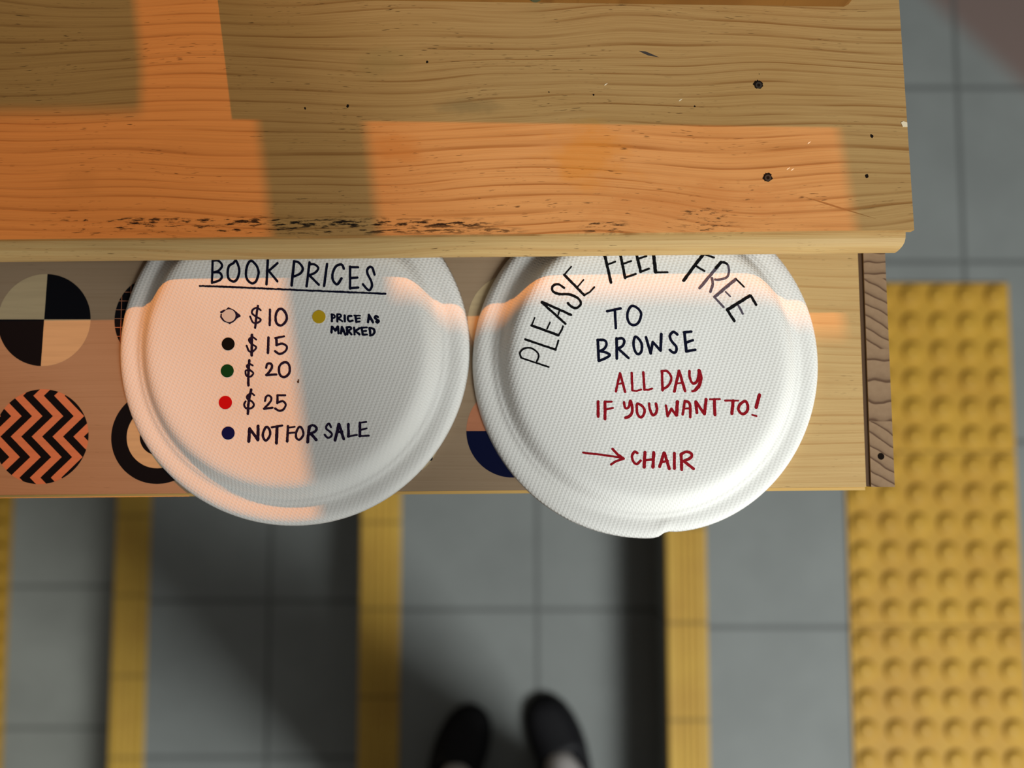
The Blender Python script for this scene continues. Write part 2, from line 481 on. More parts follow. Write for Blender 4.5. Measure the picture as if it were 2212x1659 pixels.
# unseen wall added to block the sun, openings shaped to give its patches
YW = 0.82
M_WALL = plain('grey_plaster', (0.16, 0.155, 0.15), 0.85, 0.1)
def wz(px, py, z): return on_wall(P(px, py, z), YW).z
def wx(px, py, z): return on_wall(P(px, py, z), YW).x
xa, xb, xc = wx(290, 120, ZT), wx(572, 400, ZT), wx(792, 400, ZT)
xd = wx(1832, 400, ZT)
z_sill = wz(150, 243, ZT)
z_low = wz(380, -60, ZT)
z_head = wz(1300, 735, ZS + 0.0205)
z_top = wz(400, 1330, ZS)
bm = bmesh.new()
T = 0.03
def wbox(x0, x1, z0, z1): box(bm, x0, x1, YW, YW + T, z0, z1)
wbox(-2.6, xa, 0.0, z_sill)
wbox(xa, xb, 0.0, z_low)
wbox(xb, xc, 0.0, z_top)
wbox(xc, xd, 0.0, z_low)
wbox(xc, xd, z_head, z_top)
wbox(xd, 3.0, 0.0, z_top)
wbox(-2.6, 3.0, z_top, z_top + 0.9)
tag(obj('sun_mask_wall', bm, M_WALL), kind='structure', label='unseen grey wall added behind the counter to shape the sun patches', cat='wall')

# ------------------------------------------------------------------ counter top
def lerp_x(p, q):               # line x(y) through two points
    return lambda y: p.x + (q.x - p.x) * (y - p.y) / (q.y - p.y)
fr, fl = P(1975, 497, ZT), P(-60, 518, ZT)
br = P(1942, 0, ZT)
YB = 0.50                       # rear edge of the counter
right_x = lerp_x(fr, br)
slope = (fr.y - fl.y) / (fr.x - fl.x)
XL = -0.62
counter = empty('counter_top', (0.0, fr.y, ZR - 0.0135), 'long pale pine counter top with two screws and a worn front edge', 'counter')
bm = bmesh.new()
prism(bm, [(XL, fr.y + slope * (XL - fr.x)), (fr.x, fr.y), (right_x(YB), YB), (XL, YB)], ZR + 0.0002, ZT)
bevel_all(bm, 0.0011, 2)
top_o = obj('top_board', bm, M_TOP, counter)

# front rail: flat strip with a rounded nose, end rounded
yn0 = P(1106, 553, 0.797).y     # nose
def fy(x): return slope * (x - 0.0)
rr = P(1957, 520, ZR)
ye0 = P(1106, 505.5, ZT).y      # edge of the counter board
dn = ye0 - yn0                  # how far the nose stands out
prof = [(ye0 - d * dn, ZR - e) for d, e in ((0.10, 0.0), (0.34, 0.0004), (0.56, 0.0016), (0.74, 0.0033), (0.88, 0.0055), (0.97, 0.0080), (1.0, 0.0100), (0.97, 0.0118), (0.88, 0.0130), (0.72, 0.0135))]
prof += [(YB - 0.02, ZR - 0.0135), (YB - 0.02, ZR)]
bm = bmesh.new()
sweep_x(bm, prof, lambda y: XL, lambda y: rr.x - (max(0.0, yn0 + 0.006 - y) ** 2) * 60)
for v in bm.verts: v.co.y += fy(v.co.x)
rail_o = obj('front_rail', bm, M_RAIL, counter)

M_SCREW = plain('dark_screw', (0.10, 0.085, 0.07), 0.35, 0.5, 0.8)
M_HOLE = plain('hole_dark', (0.012, 0.008, 0.006), 0.9, 0.0)
M_SPLINTER = plain('pale_splinter', (0.78, 0.66, 0.46), 0.7)
def ring_pts(c, r, n, jit=0.0):
    return [(c.x + (r + random.uniform(-jit, jit)) * math.cos(2 * math.pi * i / n), c.y + (r + random.uniform(-jit, jit)) * math.sin(2 * math.pi * i / n)) for i in range(n)]
for (px, py) in ((1638, 183), (1658, 383)):
    c = P(px, py, ZT)
    bm = bmesh.new()                                   # dark countersink with a torn rim
    prism(bm, ring_pts(c, 0.0030, 22, 0.0006), ZT - 0.0002, ZT + 0.00008)
    o = obj('screw_hole', bm, M_HOLE, top_o); o['label'] = 'dark countersunk hole'
    bm = bmesh.new()
    c2 = c + Vector((0.0002, -0.0004, 0))
    disc(bm, c2, 0.0021, ZT - 0.0002, ZT + 0.0003, 24)
    bevel_all(bm, 0.0002, 1)
    for i in range(2):
        pts = ring_pts(c2, 0.0011, 6)
        if i == 0: prism(bm, pts, ZT + 0.0002, ZT + 0.00034)
    so_ = obj('screw', bm, [M_SCREW, M_HOLE], top_o)
    so_['label'] = 'dark metal screw head'
    for p in so_.data.polygons:
        if p.center.z > (ZT + 0.00033 - (ZR - 0.0135)): p.material_index = 1
bm = bmesh.new()
for (px, py, r) in ((1883, 294, 4), (1872, 380, 4), (1186, 199, 1.5), (1282, 205, 2), (751, 229, 3.2), (923, 134, 3), (659, 234, 2.6), (1501, 230, 2), (1640, 160, 1)):
    prism(bm, ring_pts(P(px, py, ZT), r * PX_T, 10, r * PX_T * 0.35), ZT - 0.0002, ZT + 0.00006)
o = obj('nail_hole', bm, M_HOLE, top_o); o['kind'] = 'stuff'; o['label'] = 'small dark nail holes and specks'
def sliver(bm, a, b, w, z, h):
    d = (b - a).normalized(); n = Vector((-d.y, d.x, 0))
    m = (a + b) / 2
    pts = [a, a.lerp(b, 0.3) + n * w, m + n * w * 0.8, b, m - n * w, a.lerp(b, 0.25) - n * w * 0.7]
    prism(bm, [(p.x, p.y) for p in pts], z, z + h)
bm = bmesh.new(); sliver(bm, P(1380, 110, ZT), P(1424, 124, ZT), 3.4 * PX_T, ZT - 0.0002, 0.00027)
obj('burn_mark', bm, plain('scorch', (0.05, 0.04, 0.035), 0.8), top_o)['label'] = 'short dark mark'
bm = bmesh.new(); sliver(bm, P(1733, 424, ZT), P(1893, 473, ZT), 2.0 * PX_T, ZT - 0.0002, 0.00027)
obj('scratch', bm, plain('scratch_brown', (0.26, 0.12, 0.03), 0.7), top_o)['label'] = 'long brown scratch'
bm = bmesh.new()
prism(bm, [tuple(P(x, y, ZT))[:2] for x, y in ((1946, 265), (1951, 262), (1959.5, 265), (1960, 274), (1950, 274))], ZT - 0.0002, ZT + 0.00025)
for (x, y) in ((1712, 366), (1703, 364), (1748, 308), (1309, 182), (1470, 216)):
    sliver(bm, P(x - 4, y + 3, ZT), P(x + 4, y - 3, ZT), 1.3 * PX_T, ZT - 0.0002, 0.0003)
o = obj('wood_chip', bm, M_SPLINTER, top_o); o['label'] = 'pale chips in the wood'; o['kind'] = 'stuff'

# orange wooden tray at the back of the counter, only its front edge in view
ta, tb = P(470, -3, ZT), P(1836, 15, ZT)
tsl = (tb.y - ta.y) / (tb.x - ta.x)
tray = empty('wooden_tray', (0.5 * (ta.x + tb.x), 0.36, ZT), 'orange brown wooden tray edge on the counter along the top of the view', 'tray')
TH = 0.0
pc = P(1300, 269, ZT); pt = P(1300, 8, ZT)
TH = (pt.y - pc.y) * SUN_TAN    # height that throws the shade line seen on the counter
def traypt(x, dy=0): return (x, ta.y + tsl * (x - ta.x) + dy)
r_ = 0.004
c0 = traypt(tb.x); 
out = [traypt(ta.x), traypt(tb.x - r_), (tb.x - r_ * 0.25, traypt(tb.x)[1] + r_ * 0.4), (tb.x, traypt(tb.x)[1] + r_ * 1.3), traypt(tb.x, 0.14), traypt(ta.x, 0.14)]
bm = bmesh.new(); prism(bm, out, ZT + 0.0002, ZT + 0.006)
obj('bottom_board', bm, M_CRATE, tray)
inn = []
bm = bmesh.new()
prism(bm, [out[0], out[1], out[2], out[3], (out[3][0] - 0.012, out[3][1] + 0.008), traypt(ta.x, 0.012)], ZT + 0.006, ZT + TH)
obj('front_board', bm, M_CRATE, tray)
bm = bmesh.new(); prism(bm, [traypt(ta.x, 0.128), traypt(tb.x, 0.128), traypt(tb.x, 0.14), traypt(ta.x, 0.14)], ZT + 0.006, ZT + TH)
obj('back_board', bm, M_CRATE, tray)
for xx in (ta.x, tb.x - 0.012):
    bm = bmesh.new(); prism(bm, [traypt(xx, 0.0145), traypt(xx + 0.012, 0.0145), traypt(xx + 0.012, 0.1275), traypt(xx, 0.1275)], ZT + 0.006, ZT + TH)
    obj('side_board', bm, M_CRATE, tray)
hc = P(1156, -4, ZT)
bm = bmesh.new()
yb = traypt(hc.x)[1]
for (y0, y1, r) in ((0.0, 0.0009, 0.0036), (0.0009, 0.0016, 0.0026)):
    A = [bm.verts.new((hc.x + r * math.cos(2 * math.pi * i / 20), yb - y0, ZT + 0.0058 + r * math.sin(2 * math.pi * i / 20))) for i in range(20)]
    B = [bm.verts.new((v.co.x, yb - y1, v.co.z)) for v in A]
    bm.faces.new(A); bm.faces.new(B[::-1])
    for i in range(20): bm.faces.new((A[i], A[(i + 1) % 20], B[(i + 1) % 20], B[i]))
obj('bolt', bm, plain('green_brass', (0.14, 0.17, 0.10), 0.35, 0.5, 0.7), tray)['label'] = 'greenish metal bolt head'

# ------------------------------------------------------------------ shelf
shelf = empty('wooden_shelf', (0.0, 0.40, 0.0), 'low wooden shelf of printed circles, bare pine and a dark end panel under the counter', 'shelf')
er0, er1 = P(1853, 548, ZS), P(1871, 1052, ZS)      # right end of the shelf board
sfl = P(-60, 1070, ZS)
ssl = (er1.y - sfl.y) / (er1.x - sfl.x)
ex = lerp_x(er0, er1)
def sy(x): return er1.y + ssl * (x - er1.x)
xm = P(1420, 800, ZS).x         # joint hidden under the right plate
YSB = 0.52
def slab(name, x0, x1f, m, lab):
    bm = bmesh.new()
    x1 = x1f(sy(0.2)) ; 
    prism(bm, [(x0, sy(x0)), (x1f(sy(0.2)), sy(x1)), (x1f(YSB), YSB), (x0, YSB)], ZS - 0.018, ZS)
    bevel_all(bm, 0.0008, 1)
    o = obj(name, bm, [m, M_GOLD], shelf)
    for p in o.data.polygons:
        if p.normal.z < 0.98 and p.normal.y < -0.2: p.material_index = 1
    o['label'] = lab
    return o
panel_o = slab('printed_board', XL, lambda y: xm - 0.0002, M_VENEER, 'smooth brown board')
pine_o = slab('pine_board', xm, lambda y: ex(y), M_PINE, 'bare pale pine board')
# thin raw edge under the boards
bm = bmesh.new()
bxe = ex(sy(er1.x))
prism(bm, [(XL, sy(XL) - 0.0022), (bxe, sy(bxe) - 0.0022), (bxe, sy(bxe) - 0.0002), (XL, sy(XL) - 0.0002)], ZS - 0.018, ZS - 0.0015)
obj('edge_strip', bm, M_GOLD, shelf)['label'] = 'golden raw edge strip'
# end panel: end grain on top, with a dark groove between board and panel
g0, g1 = P(1865, 548, ZS - 0.002), P(1882, 1052, ZS - 0.002)
h0, h1 = P(1912, 548, ZS - 0.002), P(1933, 1052, ZS - 0.002)
gx, hx = lerp_x(g0, g1), lerp_x(h0, h1)
ye = g1.y
bm = bmesh.new()
prism(bm, [(gx(ye), ye), (hx(ye), ye), (hx(YSB), YSB), (gx(YSB), YSB)], ZS - 0.16, ZS - 0.002)
bevel_all(bm, 0.0007, 1)
end_o = obj('end_panel', bm, [M_END, M_LEG], shelf)
for p in end_o.data.polygons:
    if p.normal.z < 0.6: p.material_index = 1
end_o['label'] = 'dark panel showing end grain'
bm = bmesh.new()
prism(bm, [(ex(ye) + 0.0001, ye + 0.0005), (gx(ye) - 0.0001, ye + 0.0005), (gx(YSB) - 0.0001, YSB), (ex(YSB) + 0.0001, YSB)], ZS - 0.10, ZS - 0.0032)
obj('groove_fillet', bm, M_DARKGAP, shelf)['label'] = 'dark brown groove'
hcn = P(1903, 986, ZS - 0.002)
bm = bmesh.new(); disc(bm, hcn, 0.0022, ZS - 0.0024, ZS - 0.0018, 24)
obj('peg_hole', bm, M_HOLE, end_o)['label'] = 'round black peg hole'
# spacer that carries the counter, and the legs on the platform
bm = bmesh.new(); box(bm, XL + 0.02, 0.20, 0.30, 0.48, ZS, ZR - 0.0135)
obj('spacer_board', bm, M_LEG, shelf)
for (x0, y0) in ((XL + 0.03, 0.36), (0.19, 0.36), (XL + 0.03, 0.46), (0.19, 0.46)):
    bm = bmesh.new(); box(bm, x0, x0 + 0.045, y0, y0 + 0.045, 0.0, ZS - 0.018)
    obj('leg', bm, M_LEG, shelf)

# printed circles
def circle(cx, cy, r, build, label):
    c = P(cx, cy, ZS)
    t = NT('circle_print', 0.6, 0.05)
    p = t.sep(t.objc())
    u = t.math('MULTIPLY', p[0], 1 / PX_S); v = t.math('MULTIPLY', p[1], -1 / PX_S)
    wood = t.noise(t.comb(t.math('MULTIPLY', u, 1 / 150.0), t.math('MULTIPLY', v, 1 / 9.0), cx), 1.0, 3.0)
    t.col(build(t, u, v, wood))
    bm = bmesh.new(); disc(bm, c, r * PX_S, ZS - 0.0002, ZS + 0.00006, 96)
    o = obj('printed_circle', bm, t.m, panel_o, loc=c)
    o['label'] = label
CREAM, PEACH, DARK, NAVY = (0.50, 0.385, 0.225), (0.50, 0.20, 0.105), (0.005, 0.005, 0.007), (0.004, 0.006, 0.030)
def tone(t, c, wood): return t.mix(t.math('MULTIPLY', t.sm(wood, 0.35, 0.75), 0.30), c, tuple(0.7 * q for q in c))
def quarters(t, u, v, wd):
    a = t.math('GREATER_THAN', t.math('ADD', u, t.math('MULTIPLY', v, 0.03)), 0.0)
    b = t.math('LESS_THAN', v, -1.0)
    q = t.math('ABSOLUTE', t.math('SUBTRACT', a, b))
    return t.mix(q, DARK, tone(t, CREAM, wd))
def chevrons(t, u, v, wd):
    tri = t.math('PINGPONG', v, 44.0)
    f = t.math('FRACT', t.math('ADD', t.math('MULTIPLY', t.math('SUBTRACT', u, tri), 1 / 45.0), 0.955))
    return t.mix(t.math('LESS_THAN', f, 0.5), tone(t, PEACH, wd), DARK)
def grid(t, u, v, wd):
    def ln(c, off): return t.math('LESS_THAN', t.math('FRACT', t.math('ADD', t.math('MULTIPLY', c, 1 / 19.4), off)), 0.055)
    m = t.math('MAXIMUM', ln(u, 0.5), ln(v, 0.12))
    return t.mix(m, DARK, tone(t, PEACH, wd))
def rings(t, u, v, wd):
    r = t.math('SQRT', t.math('ADD', t.math('MULTIPLY', u, u), t.math('MULTIPLY', v, v)))
    m = t.math('MULTIPLY', t.math('GREATER_THAN', r, 40.0), t.math('LESS_THAN', r, 68.0))
    return t.mix(m, DARK, tone(t, CREAM, wd))
def halves(t, u, v, wd): return t.mix(t.math('GREATER_THAN', v, 0.0), tone(t, PEACH, wd), NAVY)
def cream(t, u, v, wd): return tone(t, CREAM, wd)
def checks(t, u, v, wd):
    a = t.math('LESS_THAN', t.math('FRACT', t.math('MULTIPLY', u, 1 / 24.0)), 0.5)
    b = t.math('LESS_THAN', t.math('FRACT', t.math('MULTIPLY', v, 1 / 24.0)), 0.5)
    return t.mix(t.math('MULTIPLY', a, b), tone(t, CREAM, wd), DARK)
circle(95.5, 691, 101, quarters, 'circle printed in black and cream quarters')
circle(89, 943, 102, chevrons, 'circle printed with black and peach chevrons')
circle(347.5, 690, 101, grid, 'black circle with a thin peach grid')
circle(342, 943, 101.5, rings, 'circle of black and cream rings')
circle(851, 935, 101, checks, 'cream circle with small dark squares')
circle(1112, 691, 102, cream, 'plain cream circle')
circle(1107.5, 931, 100, halves, 'circle of peach above navy')

# ------------------------------------------------------------------ plates
PH = 0.0205
def make_plate(cx, cy, rpx, label, dent=None, group='upturned white plates used as notices'):
    c = P(cx, cy, ZS)
    Rm = rpx * PX_S
    k = Rm / 0.118
    root = empty('paper_plate', c, label, 'plate', group)
    top = [(0.0, PH), (0.03, PH), (0.06, PH), (0.082, PH), (0.0865, PH - 0.0002), (0.0895, PH - 0.0008), (0.0922, PH - 0.0022), (0.0945, PH - 0.0046), (0.0965, PH - 0.0076),
           (0.0982, PH - 0.0100), (0.0998, PH - 0.0116), (0.1008, PH - 0.0120), (0.1016, PH - 0.0121), (0.1030, PH - 0.0132), (0.1044, PH - 0.0138), (0.1064, PH - 0.0139),
           (0.1090, PH - 0.0138), (0.1115, PH - 0.0140), (0.1138, PH - 0.0146), (0.1156, PH - 0.0158), (0.1169, PH - 0.0174), (0.1180, 0.0004)]
    th = 0.0009
    bot = [(0.1172, 0.0002), (0.1160, PH - 0.0178), (0.1140, PH - 0.0160), (0.1085, PH - 0.0149), (0.1040, PH - 0.0148), (0.1000, PH - 0.0128), (0.0975, PH - 0.0106), (0.0950, PH - 0.0072),
           (0.0920, PH - 0.0033), (0.0880, PH - 0.0013), (0.082, PH - th), (0.0, PH - th)]
    n = 192
    bm = bmesh.new()
    def ring(r, z):
        if r == 0: return [bm.verts.new((c.x, c.y, ZS + z))]
        vs = []
        for i in range(n):
            a = 2 * math.pi * i / n
            rr, zz = r * k, z
            rr *= 1 + 0.0022 * math.sin(2 * a + cx) + 0.0012 * math.sin(5 * a + cy)
            if dent:
                d = (a - dent[0] + math.pi) % (2 * math.pi) - math.pi
                if r > 0.104:
                    wgt = min(1, (r - 0.104) / 0.008)
                    e = math.exp(-(d / 0.035) ** 2)
                    st = 1 / (1 + math.exp(-d / 0.02)) * math.exp(-max(0, d) / 0.22)
                    rr -= wgt * (0.0036 * st + 0.0018 * e)
                    zz += wgt * 0.0012 * e
            vs.append(bm.verts.new((c.x + rr * math.cos(a), c.y + rr * math.sin(a), ZS + zz)))
        return vs
    rings_ = [ring(r, z) for r, z in top + bot]
    for A, B in zip(rings_, rings_[1:]):
        for i in range(n):
            j = (i + 1) % n
            q = [A[0] if len(A) == 1 else A[i]] + ([] if len(A) == 1 else [A[j]]) + ([B[0]] if len(B) == 1 else [B[j], B[i]])
            bm.faces.new(q)
    obj('plate_body', bm, M_PLATE, root, smooth=True)
    return root

def cat_rom(pts, closed, step):
    out = []
    n = len(pts)
    rng = range(n if closed else n - 1)
    for i in rng:
        if closed: p = [pts[(i + q) % n] for q in (-1, 0, 1, 2)]
        else: p = [pts[max(0, i - 1)], pts[i], pts[i + 1], pts[min(n - 1, i + 2)]]
        m = max(2, int(math.hypot(p[2][0] - p[1][0], p[2][1] - p[1][1]) / step))
        for q in range(m):
            t = q / m
            out.append(tuple(0.5 * (2 * p[1][d] + (p[2][d] - p[0][d]) * t + (2 * p[0][d] - 5 * p[1][d] + 4 * p[2][d] - p[3][d]) * t * t
                                    + (3 * p[1][d] - p[0][d] - 3 * p[2][d] + p[3][d]) * t ** 3) for d in (0, 1)))
    if not closed: out.append(pts[-1])
    return out

ZL = ZS + PH
def strokes(name, plate, mat, frame, text, label=None, rag=0.10):
    """marker strokes: frame = (x0, y0, scale) of the digitised strip; one 'kind width points' per line"""
    x0, y0, sc = frame
    bm = bmesh.new()
    for lv, line in enumerate([q for q in text.strip().split('\n') if q.strip()]):
        tk = line.split()
        kind, w = tk[0], 1.06 * float(tk[1]) / sc
        pts = [tuple(float(a) for a in q.split(',')) for q in tk[2:]]
        pts = [(x0 + a / sc, y0 + b / sc) for a, b in pts]
        closed = kind == 'o'
        if kind == 'l':
            path = []
            for a, b in zip(pts, pts[1:]):
                m = max(2, int(math.hypot(b[0] - a[0], b[1] - a[1]) / 1.6))
                path += [(a[0] + (b[0] - a[0]) * i / m, a[1] + (b[1] - a[1]) * i / m) for i in range(m)]
            path.append(pts[-1])
        else:
            path = cat_rom(pts, closed, 1.6)
        z = ZL + 0.00012 + 0.000004 * (lv % 9)
        L, R_ = [], []
        n = len(path)
        wl_ = wr_ = 1.0
        for i, (x, y) in enumerate(path):
            a = path[(i - 1) % n] if (closed or i > 0) else path[i]
            b = path[(i + 1) % n] if (closed or i < n - 1) else path[i]
            dx, dy = b[0] - a[0], b[1] - a[1]
            d = math.hypot(dx, dy) or 1.0
            nx, ny = -dy / d, dx / d
            wl_ = 0.5 * wl_ + 0.5 * (1 + random.uniform(-rag, rag) * 2)
            wr_ = 0.5 * wr_ + 0.5 * (1 + random.uniform(-rag, rag) * 2)
            L.append((x + nx * w / 2 * wl_, y + ny * w / 2 * wl_)); R_.append((x - nx * w / 2 * wr_, y - ny * w / 2 * wr_))
        vl = [bm.verts.new(P(*q, z)) for q in L]; vr = [bm.verts.new(P(*q, z)) for q in R_]
        for i in range(n if closed else n - 1):
            j = (i + 1) % n
            bm.faces.new((vl[i], vl[j], vr[j], vr[i]))
        if not closed:
            for (pa, pb, A, B) in ((path[0], path[1], vl[0], vr[0]), (path[-1], path[-2], vr[-1], vl[-1])):
                d = math.atan2(pa[1] - pb[1], pa[0] - pb[0])
                cap = []
                for q in range(1, 6):
                    an = d + (math.pi / 2) - math.pi * q / 6
                    cap.append(bm.verts.new(P(pa[0] + math.cos(an) * w / 2, pa[1] + math.sin(an) * w / 2, z)))
                # A..B order around the end
                ca = P(*pa, z)
                if (cap[0].co - A.co).length > (cap[-1].co - A.co).length: cap.reverse()
                bm.faces.new([A] + cap + [B])
    bmesh.ops.remove_doubles(bm, verts=bm.verts[:], dist=1e-7)
    ret = bmesh.ops.extrude_face_region(bm, geom=bm.faces[:])
    bmesh.ops.translate(bm, verts=[e for e in ret['geom'] if isinstance(e, bmesh.types.BMVert)], vec=(0, 0, -0.0001))
    o = obj(name, bm, mat, plate)
    if label: o['label'] = label
    return o

plate_l = make_plate(638, 755, 379, 'upturned white plate with book prices listed beside coloured dots')
plate_r = make_plate(1393.5, 785, 375, 'upturned white plate with black and red invitation to browse, dented at its lower rim',
                     dent=(math.radians(-84), ))

strokes('title_lettering', plate_l, M_INK_NAVY, (420, 550, 10.055), '''
l 48 395,130 380,615
c 48 395,130 520,135 600,240 520,350 400,385
c 48 400,385 540,390 595,480 540,560 385,610
o 50 890,130 840,190 750,250 722,400 745,520 840,585 920,540 970,400 965,280 915,150
o 50 1235,135 1160,210 1120,370 1125,480 1170,570 1260,625 1340,570 1390,430 1390,350 1340,230
l 52 1595,110 1565,645
l 48 1805,185 1610,360
l 50 1620,360 1800,580
l 55 2166,145 2111,670
c 50 2161,150 2261,170 2351,290 2301,410 2141,480
l 52 2501,170 2436,690
c 48 2506,215 2611,215 2691,300 2611,400 2481,450
l 50 2491,445 2701,655
l 52 2881,205 2816,680
c 52 3246,305 3191,215 3071,260 3001,420 3011,560 3101,645 3196,515
l 50 3381,260 3381,740
l 48 3391,270 3556,275
l 48 3391,510 3541,500
l 48 3386,730 3561,715
c 50 3911,435 3871,300 3811,265 3751,340 3771,440 3841,580 3856,690 3801,775 3731,730 3661,645
''', 'dark navy words BOOK PRICES', 0.06)
strokes('underline', plate_l, M_INK_NAVY, (420, 550, 10.055), 'l 40 115,680 1000,712 2200,768 3300,815 4151,850', 'thin navy underline', 0.2)
T3 = (460, 650, 9.217); T4 = (460, 770, 9.217)
strokes('price_lettering', plate_l, M_INK_PURPLE, T3, '''
c 36 950,185 880,135 800,170 775,240 850,310 950,370 900,430 800,430 740,310
l 44 895,100 870,250 840,535
l 46 1135,175 1130,480
o 48 1310,170 1250,280 1260,430 1350,490 1440,420 1470,310 1400,180
''', 'violet black price of ten dollars')
strokes('price_lettering', plate_l, M_INK_PURPLE, T3, '''
c 38 860,770 790,725 715,770 760,850 860,920 800,1000 720,1000 670,890
l 50 775,675 775,800 770,1085
l 45 740,760 770,840
l 50 1105,730 1095,1035
l 40 1415,705 1240,740
l 50 1262,745 1268,880
c 42 1260,880 1380,850 1470,910 1440,1000 1330,1055 1235,1000
''', 'violet black price of fifteen dollars')
strokes('price_lettering', plate_l, M_INK_PURPLE, T3, '''
c 36 790,1285 730,1255 670,1300 740,1380 805,1440 740,1510 660,1480 650,1390 700,1380
l 50 725,1185 710,1350 705,1480 705,1680
l 40 690,1290 720,1350
c 45 1060,1330 1080,1260 1150,1250 1175,1310 1130,1400 1060,1475
l 45 1060,1477 1260,1465
o 46 1410,1225 1330,1290 1315,1400 1350,1490 1430,1515 1510,1450 1530,1340 1490,1240
''', 'violet black price of twenty dollars')
strokes('price_lettering', plate_l, M_INK_PURPLE, T4, '''
c 38 820,770 760,735 680,790 690,850 780,900 815,970 760,1030 660,1030 620,960 650,895
l 50 760,660 720,850 700,1000 695,1140
l 40 700,800 730,860
c 40 1035,885 1060,800 1120,780 1165,830 1130,920 1015,1040
l 42 1015,1042 1185,1020
l 38 1440,772 1280,772
l 45 1285,775 1280,930
c 40 1285,920 1390,890 1450,960 1400,1055 1320,1080 1235,1035
''', 'violet black price of twenty five dollars')
strokes('note_lettering', plate_l, M_INK_PURPLE, (460, 890, 12.29), '''
l 78 975,440 950,780
l 72 990,460 1190,740
l 78 1200,375 1190,740
o 62 1420,395 1350,500 1325,640 1390,755 1470,700 1520,570 1490,450
l 52 1560,405 1840,360
l 78 1700,390 1685,825
l 66 1990,380 1970,780
l 44 1985,418 2170,392
l 46 1985,560 2170,545
o 58 2302,390 2232,480 2202,600 2222,700 2292,735 2372,660 2402,570 2362,440
l 75 2552,395 2512,800
c 64 2552,400 2652,350 2752,420 2712,520 2562,580
l 72 2592,570 2742,740
l 50 2582,400 2545,540
c 54 3132,400 3082,310 3012,370 3012,450 3102,520 3162,590 3112,670 3032,680 2967,605
l 75 3342,330 3242,750
l 75 3352,330 3472,715
l 58 3282,540 3432,520
l 68 3597,325 3597,650
l 48 3582,655 3822,610
l 68 3902,290 3902,640
l 46 3892,290 4072,265
l 46 3902,480 4082,435
l 46 3882,640 4142,630
''', 'violet black words NOT FOR SALE')
strokes('small_lettering', plate_l, M_INK_NAVY, (660, 650, 12.29), '''
l 60 700,360 700,540
c 48 690,360 770,380 770,440 700,465
l 58 845,360 845,545
c 48 845,355 920,360 940,410 850,460
l 50 860,460 975,540
l 62 1040,390 1045,540
c 56 1220,400 1140,410 1125,490 1170,545 1250,525
l 66 1325,400 1350,555
l 40 1290,388 1450,395
l 40 1340,470 1445,462
l 44 1350,562 1440,545
l 56 1680,372 1660,570
l 62 1685,372 1790,570
l 60 1690,460 1735,490
c 58 1920,430 1870,402 1840,445 1900,500 1950,540 1910,580 1880,550
l 58 700,685 690,840
l 64 705,690 790,785
l 64 790,785 860,685
l 60 862,685 875,860
l 58 965,695 940,865
l 64 968,695 1055,895
l 50 965,800 1030,810
l 62 1098,705 1110,885
c 52 1090,705 1180,695 1210,740 1130,800
l 56 1140,800 1220,890
l 58 1290,715 1300,890
l 52 1430,725 1310,810
l 58 1310,790 1430,890
l 62 1490,715 1520,885
l 44 1475,712 1630,706
l 44 1500,810 1615,795
l 46 1510,898 1635,895
l 58 1700,722 1730,910
c 56 1695,722 1800,740 1830,820 1790,900 1715,922
''', 'small navy words PRICE AS MARKED', 0.14)
strokes('dot_outline', plate_l, M_INK_PURPLE, T3, '''
l 34 235,215 310,145 400,185
l 40 400,190 530,300
l 44 455,235 480,300 450,320
l 30 520,305 430,370
l 34 440,370 335,445
l 34 335,440 225,395
l 32 225,395 165,335
l 30 160,325 165,270
l 34 160,225 225,190
''', 'rough black outline around the white dot', 0.2)
STK = [((495, 682), 14.0, (0.60, 0.59, 0.58), 'white round dot sticker'), ((493, 743), 14.0, (0.004, 0.004, 0.004), 'black round dot sticker'),
       ((491, 801), 14.0, (0.004, 0.055, 0.012), 'green round dot sticker'), ((487, 869.5), 14.3, (0.52, 0.004, 0.006), 'red round dot sticker'),
       ((493, 935.5), 14.0, (0.004, 0.006, 0.075), 'navy blue round dot sticker'), ((689, 684.5), 14.4, (0.56, 0.36, 0.012), 'yellow round dot sticker')]
for (c, r, colr, lab) in STK:
    q = P(*c, ZL)
    bm = bmesh.new(); disc(bm, q, r * (ZC - ZL) / F, ZL - 0.0001, ZL + 0.00024, 40)
    bevel_all(bm, 0.00012, 1)
    obj('dot_sticker', bm, plain('sticker', colr, 0.5, 0.1), plate_l, loc=q)['label'] = lab
# small specks of the pulp
bm = bmesh.new()
for (x, y, r) in ((644, 825, 2.6), (645, 821, 1.6)):
    q = P(x, y, ZL); prism(bm, ring_pts(q, r * 0.0003, 8, 0.0001), ZL - 0.0001, ZL + 0.0002)
obj('speck', bm, plain('brown_speck', (0.09, 0.035, 0.012)), plate_l)['label'] = 'tiny brown speck'

